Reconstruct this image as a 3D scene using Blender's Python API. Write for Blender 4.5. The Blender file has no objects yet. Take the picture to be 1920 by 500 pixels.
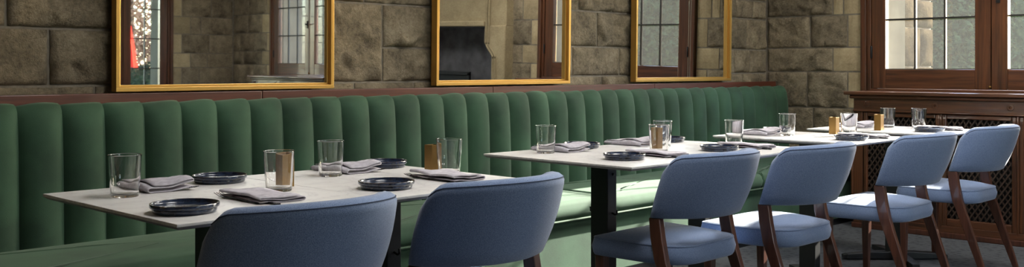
import bpy, math, random
from mathutils import Vector, noise
random.seed(7)
SC = bpy.context.scene
COL = SC.collection
PI = math.pi

# ------------------------------------------------------------------ camera, sky, sun, exposure
F_PX, TH, YH, CAM_Z = 1842.0, 0.7805, 128.3, 1.10
cam = bpy.data.cameras.new('camera')
cam.sensor_width = 36.0
cam.lens = F_PX / 1920 * 36
cam.shift_y = -(250 - YH) / 1920
cam.clip_start = 0.05
cam_o = bpy.data.objects.new('camera', cam)
COL.objects.link(cam_o)
cam_o.location = (0, 0, CAM_Z)
cam_o.rotation_euler = (PI / 2, 0, TH - PI / 2 + (PI / 2 - 2 * TH) + 0.0)
fwd = Vector((math.cos(TH), math.sin(TH), 0))
cam_o.rotation_euler = fwd.to_track_quat('-Z', 'Y').to_euler()
SC.camera = cam_o

SUN_DIR = Vector((1.0, -0.16, 0.45)).normalized()      # towards the sun
world = bpy.data.worlds.new('sky')
SC.world = world
world.use_nodes = True
wn = world.node_tree.nodes
wl = world.node_tree.links
wn.clear()
sky = wn.new('ShaderNodeTexSky')
sky.sky_type = 'NISHITA'
sky.sun_disc = False
sky.sun_elevation = math.asin(SUN_DIR.z)
sky.sun_rotation = math.atan2(SUN_DIR.x, SUN_DIR.y)
bg = wn.new('ShaderNodeBackground')
bg.inputs['Strength'].default_value = 3.2
wo = wn.new('ShaderNodeOutputWorld')
wl.new(sky.outputs[0], bg.inputs['Color'])
wl.new(bg.outputs[0], wo.inputs['Surface'])

sun = bpy.data.lights.new('sun', 'SUN')
sun.energy = 52.0
sun.angle = math.radians(0.6)
sun.color = (1.0, 0.94, 0.84)
sun_o = bpy.data.objects.new('sun', sun)
COL.objects.link(sun_o)
sun_o.location = (20, -5, 10)
sun_o.rotation_euler = SUN_DIR.to_track_quat('Z', 'Y').to_euler()

vs = SC.view_settings
vs.view_transform = 'Standard'
vs.look = 'None'
vs.gamma = 1.0
vs.use_curve_mapping = False
vs.exposure = 0.0

# ------------------------------------------------------------------ room dimensions
Y_BACK, Y_FRONT, X_END, X_LEFT, CEIL = 4.0, -4.3, 6.87, -3.0, 2.9
WALL_T = 0.45


def portal(name, loc, rot, sx, sy):
    """Sky portal in a window opening: guides the sampling of the sky, emits nothing of its own."""
    l = bpy.data.lights.new(name, 'AREA')
    l.shape = 'RECTANGLE'
    l.size, l.size_y = sx, sy
    l.cycles.is_portal = True
    o = bpy.data.objects.new(name, l)
    COL.objects.link(o)
    o.location = loc
    o.rotation_euler = rot
    return o


# ------------------------------------------------------------------ materials
def new_mat(name):
    m = bpy.data.materials.new(name)
    m.use_nodes = True
    nt = m.node_tree
    nt.nodes.clear()
    out = nt.nodes.new('ShaderNodeOutputMaterial')
    p = nt.nodes.new('ShaderNodeBsdfPrincipled')
    nt.links.new(p.outputs[0], out.inputs['Surface'])
    return m, nt, p, out


def srgb(r, g, b):
    f = lambda c: (c / 255) / 12.92 if c <= 10 else (((c / 255) + 0.055) / 1.055) ** 2.4
    return (f(r), f(g), f(b), 1)


def simple(name, col, rough=0.5, metal=0.0, **kw):
    m, nt, p, out = new_mat(name)
    p.inputs['Base Color'].default_value = col
    p.inputs['Roughness'].default_value = rough
    p.inputs['Metallic'].default_value = metal
    for k, v in kw.items():
        p.inputs[k.replace('_', ' ')].default_value = v
    return m


def node(nt, t, **kw):
    n = nt.nodes.new(t)
    for k, v in kw.items():
        if k in n.inputs:
            n.inputs[k].default_value = v
        else:
            setattr(n, k, v)
    return n


def coords(nt, scale=(1, 1, 1), kind='Object'):
    tc = nt.nodes.new('ShaderNodeTexCoord')
    mp = nt.nodes.new('ShaderNodeMapping')
    mp.inputs['Scale'].default_value = scale
    nt.links.new(tc.outputs[kind], mp.inputs['Vector'])
    return mp.outputs[0]


def ramp(nt, fac, stops):
    r = nt.nodes.new('ShaderNodeValToRGB')
    e = r.color_ramp.elements
    while len(e) < len(stops):
        e.new(0.5)
    for el, (pos, c) in zip(e, stops):
        el.position = pos
        el.color = c
    nt.links.new(fac, r.inputs[0])
    return r.outputs[0]


def noise_mat(name, c0, c1, scale=(8, 8, 8), nscale=1.0, detail=4, rough=0.6, bump=0.0, bscale=40.0, bdist=0.002,
              lo=0.35, hi=0.65, **kw):
    m, nt, p, out = new_mat(name)
    v = coords(nt, scale)
    n = node(nt, 'ShaderNodeTexNoise', Scale=nscale, Detail=detail)
    nt.links.new(v, n.inputs['Vector'])
    nt.links.new(ramp(nt, n.outputs[0], [(lo, c0), (hi, c1)]), p.inputs['Base Color'])
    p.inputs['Roughness'].default_value = rough
    for k, val in kw.items():
        p.inputs[k.replace('_', ' ')].default_value = val
    if bump:
        v2 = coords(nt, (1, 1, 1))
        n2 = node(nt, 'ShaderNodeTexNoise', Scale=bscale, Detail=3)
        nt.links.new(v2, n2.inputs['Vector'])
        b = node(nt, 'ShaderNodeBump', Strength=bump, Distance=bdist)
        nt.links.new(n2.outputs[0], b.inputs['Height'])
        nt.links.new(b.outputs[0], p.inputs['Normal'])
    return m


def stone_mat(name, a, b, c, bump=0.8):
    m, nt, p, out = new_mat(name)
    v = coords(nt)
    oi = nt.nodes.new('ShaderNodeObjectInfo')
    add = node(nt, 'ShaderNodeVectorMath', operation='ADD')
    sc = node(nt, 'ShaderNodeMath', operation='MULTIPLY')
    sc.inputs[1].default_value = 37.0
    nt.links.new(oi.outputs['Random'], sc.inputs[0])
    nt.links.new(v, add.inputs[0])
    nt.links.new(sc.outputs[0], add.inputs[1])
    n = node(nt, 'ShaderNodeTexNoise', Scale=7.0, Detail=6, Roughness=0.65)
    nt.links.new(add.outputs[0], n.inputs['Vector'])
    n0 = node(nt, 'ShaderNodeTexNoise', Scale=60.0, Detail=5, Roughness=0.7)
    nt.links.new(add.outputs[0], n0.inputs['Vector'])
    av = node(nt, 'ShaderNodeMix')
    av.inputs[0].default_value = 0.4
    nt.links.new(n.outputs[0], av.inputs[2])
    nt.links.new(n0.outputs[0], av.inputs[3])
    base = ramp(nt, av.outputs[0], [(0.36, a), (0.51, b), (0.66, c)])
    hsv = nt.nodes.new('ShaderNodeHueSaturation')
    mr = node(nt, 'ShaderNodeMapRange')
    mr.inputs['To Min'].default_value = 0.78
    mr.inputs['To Max'].default_value = 1.18
    nt.links.new(oi.outputs['Random'], mr.inputs['Value'])
    nt.links.new(mr.outputs[0], hsv.inputs['Value'])
    nt.links.new(base, hsv.inputs['Color'])
    nt.links.new(hsv.outputs[0], p.inputs['Base Color'])
    p.inputs['Roughness'].default_value = 0.85
    n2 = node(nt, 'ShaderNodeTexNoise', Scale=70.0, Detail=6, Roughness=0.75)
    nt.links.new(add.outputs[0], n2.inputs['Vector'])
    n3 = node(nt, 'ShaderNodeTexNoise', Scale=14.0, Detail=3, Roughness=0.5)
    nt.links.new(add.outputs[0], n3.inputs['Vector'])
    mx = node(nt, 'ShaderNodeMath', operation='ADD')
    nt.links.new(n2.outputs[0], mx.inputs[0])
    nt.links.new(n3.outputs[0], mx.inputs[1])
    n4 = node(nt, 'ShaderNodeTexNoise', Scale=8.0, Detail=4, Roughness=0.6, Distortion=0.8)
    n4.noise_type = 'RIDGED_MULTIFRACTAL'
    nt.links.new(add.outputs[0], n4.inputs['Vector'])
    mm = node(nt, 'ShaderNodeMath', operation='MULTIPLY_ADD')
    mm.inputs[1].default_value = -0.9
    nt.links.new(n4.outputs[0], mm.inputs[0])
    nt.links.new(mx.outputs[0], mm.inputs[2])
    bp = node(nt, 'ShaderNodeBump', Strength=bump, Distance=0.014)
    nt.links.new(mm.outputs[0], bp.inputs['Height'])
    nt.links.new(bp.outputs[0], p.inputs['Normal'])
    return m


def wood_mat(name, dark, light, axis='X', rough=0.4, coat=0.2):
    m, nt, p, out = new_mat(name)
    s = {'X': (1.5, 30, 30), 'Y': (30, 1.5, 30), 'Z': (30, 30, 1.5)}[axis]
    v = coords(nt, s)
    n = node(nt, 'ShaderNodeTexNoise', Scale=1.6, Detail=6, Roughness=0.6, Distortion=0.6)
    nt.links.new(v, n.inputs['Vector'])
    nt.links.new(ramp(nt, n.outputs[0], [(0.3, dark), (0.7, light)]), p.inputs['Base Color'])
    p.inputs['Roughness'].default_value = rough
    p.inputs['Coat Weight'].default_value = coat
    b = node(nt, 'ShaderNodeBump', Strength=0.25, Distance=0.001)
    nt.links.new(n.outputs[0], b.inputs['Height'])
    nt.links.new(b.outputs[0], p.inputs['Normal'])
    return m


M = {}
M['stone'] = stone_mat('rock_faced_sandstone', srgb(90, 80, 64), srgb(134, 121, 98), srgb(164, 151, 126), 1.0)
M['weathered'] = stone_mat('weathered_sandstone', srgb(50, 42, 31), srgb(66, 57, 43), srgb(84, 74, 58), 0.9)
M['quoin'] = stone_mat('smooth_sandstone', srgb(138, 123, 94), srgb(158, 142, 110), srgb(172, 157, 124), 0.25)
M['cream'] = noise_mat('cream_dressed_stone', srgb(70, 66, 57), srgb(82, 78, 68), (4, 4, 4), rough=0.8)
M['mortar'] = noise_mat('grey_mortar', srgb(104, 97, 86), srgb(128, 120, 107), (20, 20, 20), rough=0.95, bump=0.6, bscale=80)
M['plaster'] = noise_mat('ceiling_plaster', srgb(196, 188, 172), srgb(206, 198, 184), (2, 2, 2), rough=0.9)
M['green'] = noise_mat('green_velvet', srgb(33, 59, 41), srgb(48, 80, 57), (5, 5, 5), detail=5, rough=0.85, bump=0.35, bscale=420,
                       bdist=0.0012, Sheen_Weight=0.24, Sheen_Roughness=0.35)
M['green'].node_tree.nodes['Principled BSDF'].inputs['Sheen Tint'].default_value = srgb(190, 215, 195)
M['piping'] = simple('green_piping', srgb(52, 74, 54), 0.8)
M['blue'] = noise_mat('blue_tweed', srgb(82, 101, 134), srgb(130, 148, 182), (620, 620, 620), detail=3, rough=0.9, bump=0.5, bscale=600,
                      bdist=0.001, Sheen_Weight=0.35, Sheen_Roughness=0.45)
M['seam'] = simple('dark_blue_seam', srgb(50, 60, 82), 0.9)
M['walnut'] = wood_mat('walnut_leg', srgb(58, 32, 24), srgb(98, 58, 42), 'Z', 0.35, 0.3)
M['mahogany'] = wood_mat('mahogany_rail', srgb(64, 31, 20), srgb(98, 49, 32), 'X', 0.45, 0.1)
M['oak'] = wood_mat('dark_oak', srgb(50, 30, 19), srgb(104, 62, 38), 'X', 0.35, 0.4)
M['oak_v'] = wood_mat('dark_oak_upright', srgb(46, 28, 18), srgb(98, 58, 34), 'Z', 0.35, 0.4)
M['gold'] = simple('brushed_gold_frame', srgb(202, 160, 86), 0.4, 0.85)
M['brass'] = simple('brass', srgb(150, 118, 70), 0.36, 0.95)
M['mirror'] = simple('mirror_glass', (0.80, 0.80, 0.78, 1), 0.015, 1.0)
M['black'] = simple('black_powder_coat', srgb(24, 24, 26), 0.45)
M['bolt'] = simple('dark_steel', srgb(60, 60, 62), 0.35, 0.8)
M['cutlery'] = simple('gunmetal_cutlery', srgb(26, 26, 29), 0.25, 0.8)
M['linen'] = noise_mat('grey_linen', srgb(166, 161, 169), srgb(190, 185, 193), (60, 60, 60), rough=0.9, bump=0.3, bscale=900, bdist=0.0006)
M['soot'] = noise_mat('sooty_firebrick', srgb(100, 100, 104), srgb(140, 140, 146), (6, 6, 6), rough=0.9)
M['iron'] = simple('black_iron', srgb(20, 20, 22), 0.6, 0.3)
M['leaf'] = noise_mat('leaves', srgb(26, 34, 22), srgb(54, 64, 42), (9, 9, 9), rough=0.7)
M['autumn'] = noise_mat('russet_leaves', srgb(120, 84, 66), srgb(168, 130, 106), (9, 9, 9), rough=0.7)
M['grass'] = noise_mat('lawn', srgb(84, 100, 60), srgb(120, 132, 84), (6, 6, 6), rough=0.9)
M['bark'] = noise_mat('bark', srgb(70, 56, 44), srgb(96, 80, 64), (12, 12, 4), rough=0.9)
M['red'] = simple('red_canvas', srgb(190, 46, 34), 0.8)
M['brick'] = noise_mat('red_brick', srgb(130, 66, 52), srgb(164, 92, 74), (14, 14, 14), rough=0.9)
M['lattice'] = wood_mat('dark_lattice_wood', srgb(38, 28, 22), srgb(66, 48, 37), 'Z', 0.5, 0.1)
M['lead'] = simple('dark_lead', srgb(44, 42, 40), 0.5, 0.3)

for k_ in ('cream', 'weathered', 'leaf', 'autumn', 'grass', 'bark', 'brick', 'red'):      # matt outdoor surfaces
    M[k_].node_tree.nodes['Principled BSDF'].inputs['Specular IOR Level'].default_value = 0.0
    M[k_].node_tree.nodes['Principled BSDF'].inputs['Roughness'].default_value = 1.0

# marble table top
m, nt, p, out = new_mat('pale_marble')
v = coords(nt, (3, 3, 3))
n1 = node(nt, 'ShaderNodeTexNoise', Scale=1.4, Detail=8, Roughness=0.6, Distortion=1.6)
nt.links.new(v, n1.inputs['Vector'])
nt.links.new(ramp(nt, n1.outputs[0], [(0.40, srgb(224, 222, 219)), (0.485, srgb(218, 215, 213)), (0.505, srgb(203, 199, 198)),
                                      (0.53, srgb(222, 219, 217)), (0.7, srgb(229, 227, 223))]), p.inputs['Base Color'])
p.inputs['Roughness'].default_value = 0.3
M['marble'] = m
M['marble_edge'] = simple('grey_laminate_underside', srgb(165, 158, 155), 0.5)

# glazed plate: dark slate blue with a brown break line on the rim
m, nt, p, out = new_mat('slate_blue_glaze')
tc = nt.nodes.new('ShaderNodeTexCoord')
sp = nt.nodes.new('ShaderNodeSeparateXYZ')
nt.links.new(tc.outputs['Object'], sp.inputs[0])
nz = node(nt, 'ShaderNodeTexNoise', Scale=60.0, Detail=4)
nt.links.new(tc.outputs['Object'], nz.inputs['Vector'])
base = ramp(nt, nz.outputs[0], [(0.3, srgb(16, 24, 40)), (0.75, srgb(40, 54, 80))])
gt = node(nt, 'ShaderNodeMapRange')
gt.inputs['From Min'].default_value = 0.0222
gt.inputs['From Max'].default_value = 0.0234
nt.links.new(sp.outputs['Z'], gt.inputs['Value'])
mx = nt.nodes.new('ShaderNodeMixRGB')
mx.inputs[2].default_value = srgb(92, 80, 70)
nt.links.new(gt.outputs[0], mx.inputs[0])
nt.links.new(base, mx.inputs[1])
nt.links.new(mx.outputs[0], p.inputs['Base Color'])
p.inputs['Roughness'].default_value = 0.22
p.inputs['Coat Weight'].default_value = 0.5
M['plate'] = m

# drinking glass
m = bpy.data.materials.new('clear_glass')
m.use_nodes = True
nt = m.node_tree
nt.nodes.clear()
out = nt.nodes.new('ShaderNodeOutputMaterial')
gl = nt.nodes.new('ShaderNodeBsdfGlass')
gl.inputs['Color'].default_value = (1, 1, 1, 1)
gl.inputs['Roughness'].default_value = 0.0
gl.inputs['IOR'].default_value = 1.45
nt.links.new(gl.outputs[0], out.inputs['Surface'])
M['glass'] = m

# window pane: thin, slightly hazy old glass
m = bpy.data.materials.new('window_pane')
m.use_nodes = True
nt = m.node_tree
nt.nodes.clear()
out = nt.nodes.new('ShaderNodeOutputMaterial')
tr = nt.nodes.new('ShaderNodeBsdfTransparent')
tr.inputs['Color'].default_value = (0.80, 0.82, 0.80, 1)
gs = nt.nodes.new('ShaderNodeBsdfGlossy')
gs.inputs['Roughness'].default_value = 0.02
fr = nt.nodes.new('ShaderNodeFresnel')
fr.inputs['IOR'].default_value = 1.45
df = nt.nodes.new('ShaderNodeBsdfTranslucent')
df.inputs['Color'].default_value = (0.8, 0.82, 0.8, 1)
mx1 = nt.nodes.new('ShaderNodeMixShader')
mx1.inputs[0].default_value = 0.012
mx2 = nt.nodes.new('ShaderNodeMixShader')
nt.links.new(tr.outputs[0], mx1.inputs[1])
nt.links.new(df.outputs[0], mx1.inputs[2])
nt.links.new(fr.outputs[0], mx2.inputs[0])
nt.links.new(mx1.outputs[0], mx2.inputs[1])
nt.links.new(gs.outputs[0], mx2.inputs[2])
nt.links.new(mx2.outputs[0], out.inputs['Surface'])
M['pane'] = m

m = bpy.data.materials.new('fill_panel_emission')  # emission of the added overhead fill panels
m.use_nodes = True
nt = m.node_tree
nt.nodes.clear()
out = nt.nodes.new('ShaderNodeOutputMaterial')
em = nt.nodes.new('ShaderNodeEmission')
em.inputs['Color'].default_value = (1.0, 0.985, 0.955, 1)
em.inputs['Strength'].default_value = 17.5
nt.links.new(em.outputs[0], out.inputs['Surface'])
M['fill_glow'] = m

# patterned carpet
m, nt, p, out = new_mat('charcoal_carpet')
v = coords(nt, (1, 1, 1))
vo = node(nt, 'ShaderNodeTexVoronoi', Scale=26.0)
nt.links.new(v, vo.inputs['Vector'])
n1 = node(nt, 'ShaderNodeTexNoise', Scale=160.0, Detail=4)
nt.links.new(v, n1.inputs['Vector'])
ad = node(nt, 'ShaderNodeMath', operation='ADD')
nt.links.new(vo.outputs['Distance'], ad.inputs[0])
nt.links.new(n1.outputs[0], ad.inputs[1])
nt.links.new(ramp(nt, ad.outputs[0], [(0.5, srgb(30, 32, 36)), (1.0, srgb(78, 80, 84))]), p.inputs['Base Color'])
p.inputs['Roughness'].default_value = 0.95
b = node(nt, 'ShaderNodeBump', Strength=0.5, Distance=0.003)
nt.links.new(n1.outputs[0], b.inputs['Height'])
nt.links.new(b.outputs[0], p.inputs['Normal'])
M['carpet'] = m


# ------------------------------------------------------------------ mesh helpers
class MB:
    def __init__(s):
        s.v, s.f = [], []

    def add(s, vs, fs):
        k = len(s.v)
        s.v += [tuple(q) for q in vs]
        s.f += [tuple(i + k for i in f) for f in fs]
        return s

    def box(s, x0, y0, z0, x1, y1, z1):
        if x0 > x1: x0, x1 = x1, x0
        if y0 > y1: y0, y1 = y1, y0
        if z0 > z1: z0, z1 = z1, z0
        return s.add([(x0, y0, z0), (x1, y0, z0), (x1, y1, z0), (x0, y1, z0), (x0, y0, z1), (x1, y0, z1), (x1, y1, z1), (x0, y1, z1)],
                     [(0, 3, 2, 1), (4, 5, 6, 7), (0, 1, 5, 4), (1, 2, 6, 5), (2, 3, 7, 6), (3, 0, 4, 7)])

    def loft(s, rings, cap=True, closed=True):
        """rings: lists of equal length, in order."""
        k = len(s.v)
        n = len(rings[0])
        for r in rings:
            s.v += [tuple(q) for q in r]
        for i in range(len(rings) - 1):
            for j in range(n if closed else n - 1):
                a, b_ = k + i * n + j, k + i * n + (j + 1) % n
                s.f.append((a, b_, b_ + n, a + n))
        if cap:
            s.f.append(tuple(k + j for j in reversed(range(n))))
            s.f.append(tuple(k + (len(rings) - 1) * n + j for j in range(n)))
        return s

    def lathe(s, prof, n=32, cx=0, cy=0, cz=0):
        rings = [[(cx + r * math.cos(2 * PI * j / n), cy + r * math.sin(2 * PI * j / n), cz + z) for j in range(n)] for r, z in prof]
        return s.loft(rings, cap=True)

    def tube(s, pts, r, n=8, closed=False):
        pts = [Vector(q) for q in pts]
        rings = []
        m_ = len(pts)
        for i, q in enumerate(pts):
            a = pts[(i - 1) % m_] if closed or i > 0 else q
            c = pts[(i + 1) % m_] if closed or i < m_ - 1 else q
            d = (c - a).normalized()
            up = Vector((0, 0, 1)) if abs(d.z) < 0.95 else Vector((1, 0, 0))
            e1 = d.cross(up).normalized()
            e2 = e1.cross(d)
            rr = r[i] if isinstance(r, (list, tuple)) else r
            rings.append([q + e1 * rr * math.cos(2 * PI * j / n) + e2 * rr * math.sin(2 * PI * j / n) for j in range(n)])
        if closed:
            rings.append(rings[0])
        return s.loft(rings, cap=not closed)

    def build(s, name, mat, parent=None, smooth=False, bevel=0.0, loc=None, segs=2):
        me = bpy.data.meshes.new(name)
        me.from_pydata(s.v, [], s.f)
        me.update()
        if smooth:
            me.polygons.foreach_set('use_smooth', [True] * len(me.polygons))
        me.materials.append(M[mat] if isinstance(mat, str) else mat)
        o = bpy.data.objects.new(name, me)
        COL.objects.link(o)
        if parent is not None:
            o.parent = parent
        if loc is not None:
            o.location = loc
        if bevel:
            bm_ = o.modifiers.new('bevel', 'BEVEL')
            bm_.width = bevel
            bm_.segments = segs
            bm_.limit_method = 'ANGLE'
            bm_.angle_limit = math.radians(40)
        if smooth and smooth != 'all':
            try:
                me.set_sharp_from_angle(angle=math.radians(48 if name != 'stone' else 75))
            except Exception:
                pass
        return o


def empty(name, loc=(0, 0, 0), rz=0.0):
    o = bpy.data.objects.new(name, None)
    o.empty_display_size = 0.1
    COL.objects.link(o)
    o.location = loc
    o.rotation_euler = (0, 0, rz)
    return o


def tag(o, label=None, cat=None, group=None, kind=None):
    if label: o['label'] = label
    if cat: o['category'] = cat
    if group: o['group'] = group
    if kind: o['kind'] = kind
    return o


def copy_tree(o, parent=None):
    c = o.copy()
    COL.objects.link(c)
    c.parent = parent
    for ch in list(o.children):
        copy_tree(ch, c)
    return c


# ------------------------------------------------------------------ setting: floor, ceiling, walls
tag(MB().box(X_LEFT - 0.3, Y_FRONT - WALL_T, -0.1, X_END + WALL_T, Y_BACK + WALL_T, 0).build('floor', 'carpet'),
    'dark charcoal patterned carpet under the chairs', 'floor', kind='structure')
tag(MB().box(X_LEFT - 0.3, Y_FRONT - WALL_T, CEIL, X_END + WALL_T, Y_BACK + WALL_T, CEIL + 0.1).build('ceiling', 'plaster'),
    'pale plaster ceiling above the frame', 'ceiling', kind='structure')


def wall_mesh(x0, x1, z0, z1, openings, y0=0.0, y1=WALL_T):
    xs = sorted({x0, x1, *[o[0] for o in openings], *[o[1] for o in openings]})
    zs = sorted({z0, z1, *[o[2] for o in openings], *[o[3] for o in openings]})
    mb = MB()
    for i in range(len(xs) - 1):
        run = None
        for k in range(len(zs) - 1):
            cx, cz = (xs[i] + xs[i + 1]) / 2, (zs[k] + zs[k + 1]) / 2
            solid = not any(o[0] < cx < o[1] and o[2] < cz < o[3] for o in openings)
            if solid:
                run = (run[0], zs[k + 1]) if run else (zs[k], zs[k + 1])
            if run and (not solid or k == len(zs) - 2):
                mb.box(xs[i], y0, run[0], xs[i + 1], y1, run[1])
                run = None
    return mb


def add_stone(parent, x0, x1, z0, z1, smooth_face=False, cell=0.011, gap=0.006, name='stone', deep=0.03, mat='stone'):
    """One ashlar block on a wall whose face is local y = 0, proud of the mortar towards -y."""
    x0, x1, z0, z1 = x0 + gap, x1 - gap, z0 + gap, z1 - gap
    w, h = x1 - x0, z1 - z0
    if w < 0.02 or h < 0.015:
        return None
    cx, cz = (x0 + x1) / 2, (z0 + z1) / 2
    nx, nz_ = (3, 3) if smooth_face else (max(3, int(w / cell)), max(3, int(h / cell)))
    seed = random.random() * 90
    rough = random.choice((0.35, 0.8, 1.0, 1.15))          # some faces are pitched flat, others boldly chipped
    chips = []
    for _ in range(max(5, int(w * h / 0.006))):
        chips.append((random.uniform(-w / 2, w / 2), random.uniform(-h / 2, h / 2), random.uniform(0.25, 1.0) * deep,
                      random.uniform(-0.34, 0.34) * rough, random.uniform(-0.40, 0.34) * rough))
    vs_, fs = [], []
    for k in range(nz_ + 1):
        for i in range(nx + 1):
            a, c = -w / 2 + w * i / nx, -h / 2 + h * k / nz_
            d = min(w / 2 - abs(a), h / 2 - abs(c))
            if smooth_face:
                y = 0.010
            else:
                rise = min(1.0, d / 0.016)
                pa_ = a + 0.030 * noise.noise(Vector((a * 16, c * 16, seed)))
                pc_ = c + 0.030 * noise.noise(Vector((a * 16, c * 16, seed + 9)))
                ch_ = min(chips, key=lambda q: (q[0] - pa_) ** 2 + 1.6 * (q[1] - pc_) ** 2)
                f = 0.45 * deep + rough * (ch_[2] - 0.62 * deep) * 0.45 + ch_[3] * (a - ch_[0]) + ch_[4] * (c - ch_[1])
                f = min(max(0.004, f), 1.5 * deep)
                nn = noise.noise(Vector((a * 9 + seed, c * 9, seed))) * 0.004 + noise.noise(Vector((a * 45, c * 45 + seed, seed))) * 0.0045
                y = 0.004 + rise * max(0.002, f + nn)
            if d < 1e-6:
                jit = 0.0 if smooth_face else 0.0022
                a += noise.noise(Vector((a * 30, c * 30, seed))) * jit
                c += noise.noise(Vector((c * 30, a * 30, seed + 5))) * jit
                y = 0.003 if smooth_face else 0.005
            vs_.append((a, -y, c))
    if not smooth_face:                      # worn edges: one light smoothing pass over the chips
        src = [q[1] for q in vs_]
        n1_ = nx + 1
        for k in range(1, nz_):
            for i in range(1, nx):
                q = k * n1_ + i
                av_ = (src[q - 1] + src[q + 1] + src[q - n1_] + src[q + n1_]) / 4
                av2 = (src[q - n1_ - 1] + src[q - n1_ + 1] + src[q + n1_ - 1] + src[q + n1_ + 1]) / 4
                vs_[q] = (vs_[q][0], 0.40 * src[q] + 0.38 * av_ + 0.22 * av2, vs_[q][2])
    for k in range(nz_):
        for i in range(nx):
            q = k * (nx + 1) + i
            fs.append((q, q + 1, q + nx + 2, q + nx + 1))
    rim = [i for i in range(nx + 1)] + [k * (nx + 1) + nx for k in range(1, nz_ + 1)] + \
          [nz_ * (nx + 1) + i for i in range(nx - 1, -1, -1)] + [k * (nx + 1) for k in range(nz_ - 1, 0, -1)]
    b0 = len(vs_)
    for r in rim:
        vs_.append((vs_[r][0], 0.01, vs_[r][2]))
    for j in range(len(rim)):
        j2 = (j + 1) % len(rim)
        fs.append((rim[j], b0 + j, b0 + j2, rim[j2]))
    mb = MB().add(vs_, fs)
    return mb.build(name, 'quoin' if smooth_face else mat, parent, smooth=not smooth_face, loc=(cx, 0, cz))


def course(parent, x0, x1, z0, z1, breaks=None, quoins=(), openings=(), avg=0.42, cell=0.011):
    """A course of stones from x0 to x1; breaks = joints given, else random; quoins = (a, b) smooth blocks."""
    solid = [(x0, x1)]
    for (a, b_, c, d) in openings:
        if min(z1, d) - max(z0, c) > 0.02:
            nxt = []
            for (s, e) in solid:
                if b_ <= s or a >= e:
                    nxt.append((s, e))
                else:
                    if a > s: nxt.append((s, a))
                    if b_ < e: nxt.append((b_, e))
            solid = nxt
    for (s, e) in solid:
        cuts = [s]
        if breaks is not None:
            cuts += [q for q in breaks if s + 0.02 < q < e - 0.02]
            for (qa, qb) in quoins:
                cuts += [q for q in (qa, qb) if s + 0.02 < q < e - 0.02]
        else:
            for (qa, qb) in quoins:
                cuts += [q for q in (qa, qb) if s + 0.02 < q < e - 0.02]
            cuts = sorted(cuts) + [e]
            full = []
            for i in range(len(cuts) - 1):
                full.append(cuts[i])
                if any(abs(cuts[i] - qa) < 0.02 and abs(cuts[i + 1] - qb) < 0.02 for qa, qb in quoins):
                    continue
                t = cuts[i]
                while True:
                    t += avg * random.uniform(0.6, 1.35)
                    if t > cuts[i + 1] - 0.14: break
                    full.append(t)
            cuts = full
        cuts = sorted(set(round(q, 4) for q in cuts)) + [e]
        for i in range(len(cuts) - 1):
            q = any(qa - 0.02 < cuts[i] and cuts[i + 1] < qb + 0.02 for qa, qb in quoins)
            add_stone(parent, cuts[i], cuts[i + 1], z0, z1, smooth_face=q, cell=cell)


# back wall (behind the banquette), local x = world X
wall_back = MB().add([], []).box(X_LEFT - 0.3, 0, 0, X_END + WALL_T, WALL_T, CEIL).build('wall_back', 'mortar', loc=(0, Y_BACK, 0))
tag(wall_back, 'rough tan sandstone block wall behind the green banquette', 'wall', kind='structure')
SEG = [  # x range, course heights, joints in each course
    (0.2, 2.20, [0.90, 1.032, 1.258, 1.50], [[0.55, 1.05, 1.635, 1.95], [0.48, 0.98, 1.456, 1.87], [0.35, 0.9, 1.30, 1.80]]),
    (2.20, 4.00, [0.90, 1.032, 1.428, 1.62], [[2.55, 2.92, 3.30, 3.7], None, [2.62, 2.98, 3.42, 3.75]]),
    (4.00, 5.70, [0.90, 1.054, 1.236, 1.459, 1.62], [[4.35, 4.846, 5.3], [4.25, 4.563, 5.025, 5.4], [4.40, 4.800, 5.25], [4.62, 4.95, 5.35]]),
    (5.70, 6.862, [0.90, 1.065, 1.244, 1.479, 1.62], [[6.1, 6.52], [6.02, 6.40, 6.62], [6.25, 6.568], [6.15, 6.42, 6.66]]),
]
for (a, b_, zs, br) in SEG:
    for k in range(len(zs) - 1):
        if br[k] is None:      # one tall squared stone beside two shorter ones
            add_stone(wall_back, 2.20, 2.47, zs[k], 1.207)
            add_stone(wall_back, 2.20, 2.47, 1.207, zs[k + 1])
            add_stone(wall_back, 2.47, 3.095, zs[k], zs[k + 1])
            add_stone(wall_back, 3.095, 3.56, zs[k], 1.207)
            add_stone(wall_back, 3.095, 3.52, 1.207, zs[k + 1])
            add_stone(wall_back, 3.56, 4.0, zs[k], 1.207)
            add_stone(wall_back, 3.52, 4.0, 1.207, zs[k + 1])
        else:
            course(wall_back, a, b_, zs[k], zs[k + 1], br[k])
course(wall_back, 0.2, 2.2, 1.50, 1.72)
course(wall_back, 2.2, 6.862, 1.62, 1.72, avg=0.5)
for z0, z1 in ((1.72, 1.97), (1.97, 2.2), (2.2, 2.46), (2.46, 2.68), (2.68, 2.9)):
    course(wall_back, 0.2, 6.862, z0, z1, avg=0.55, cell=0.05)

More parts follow.
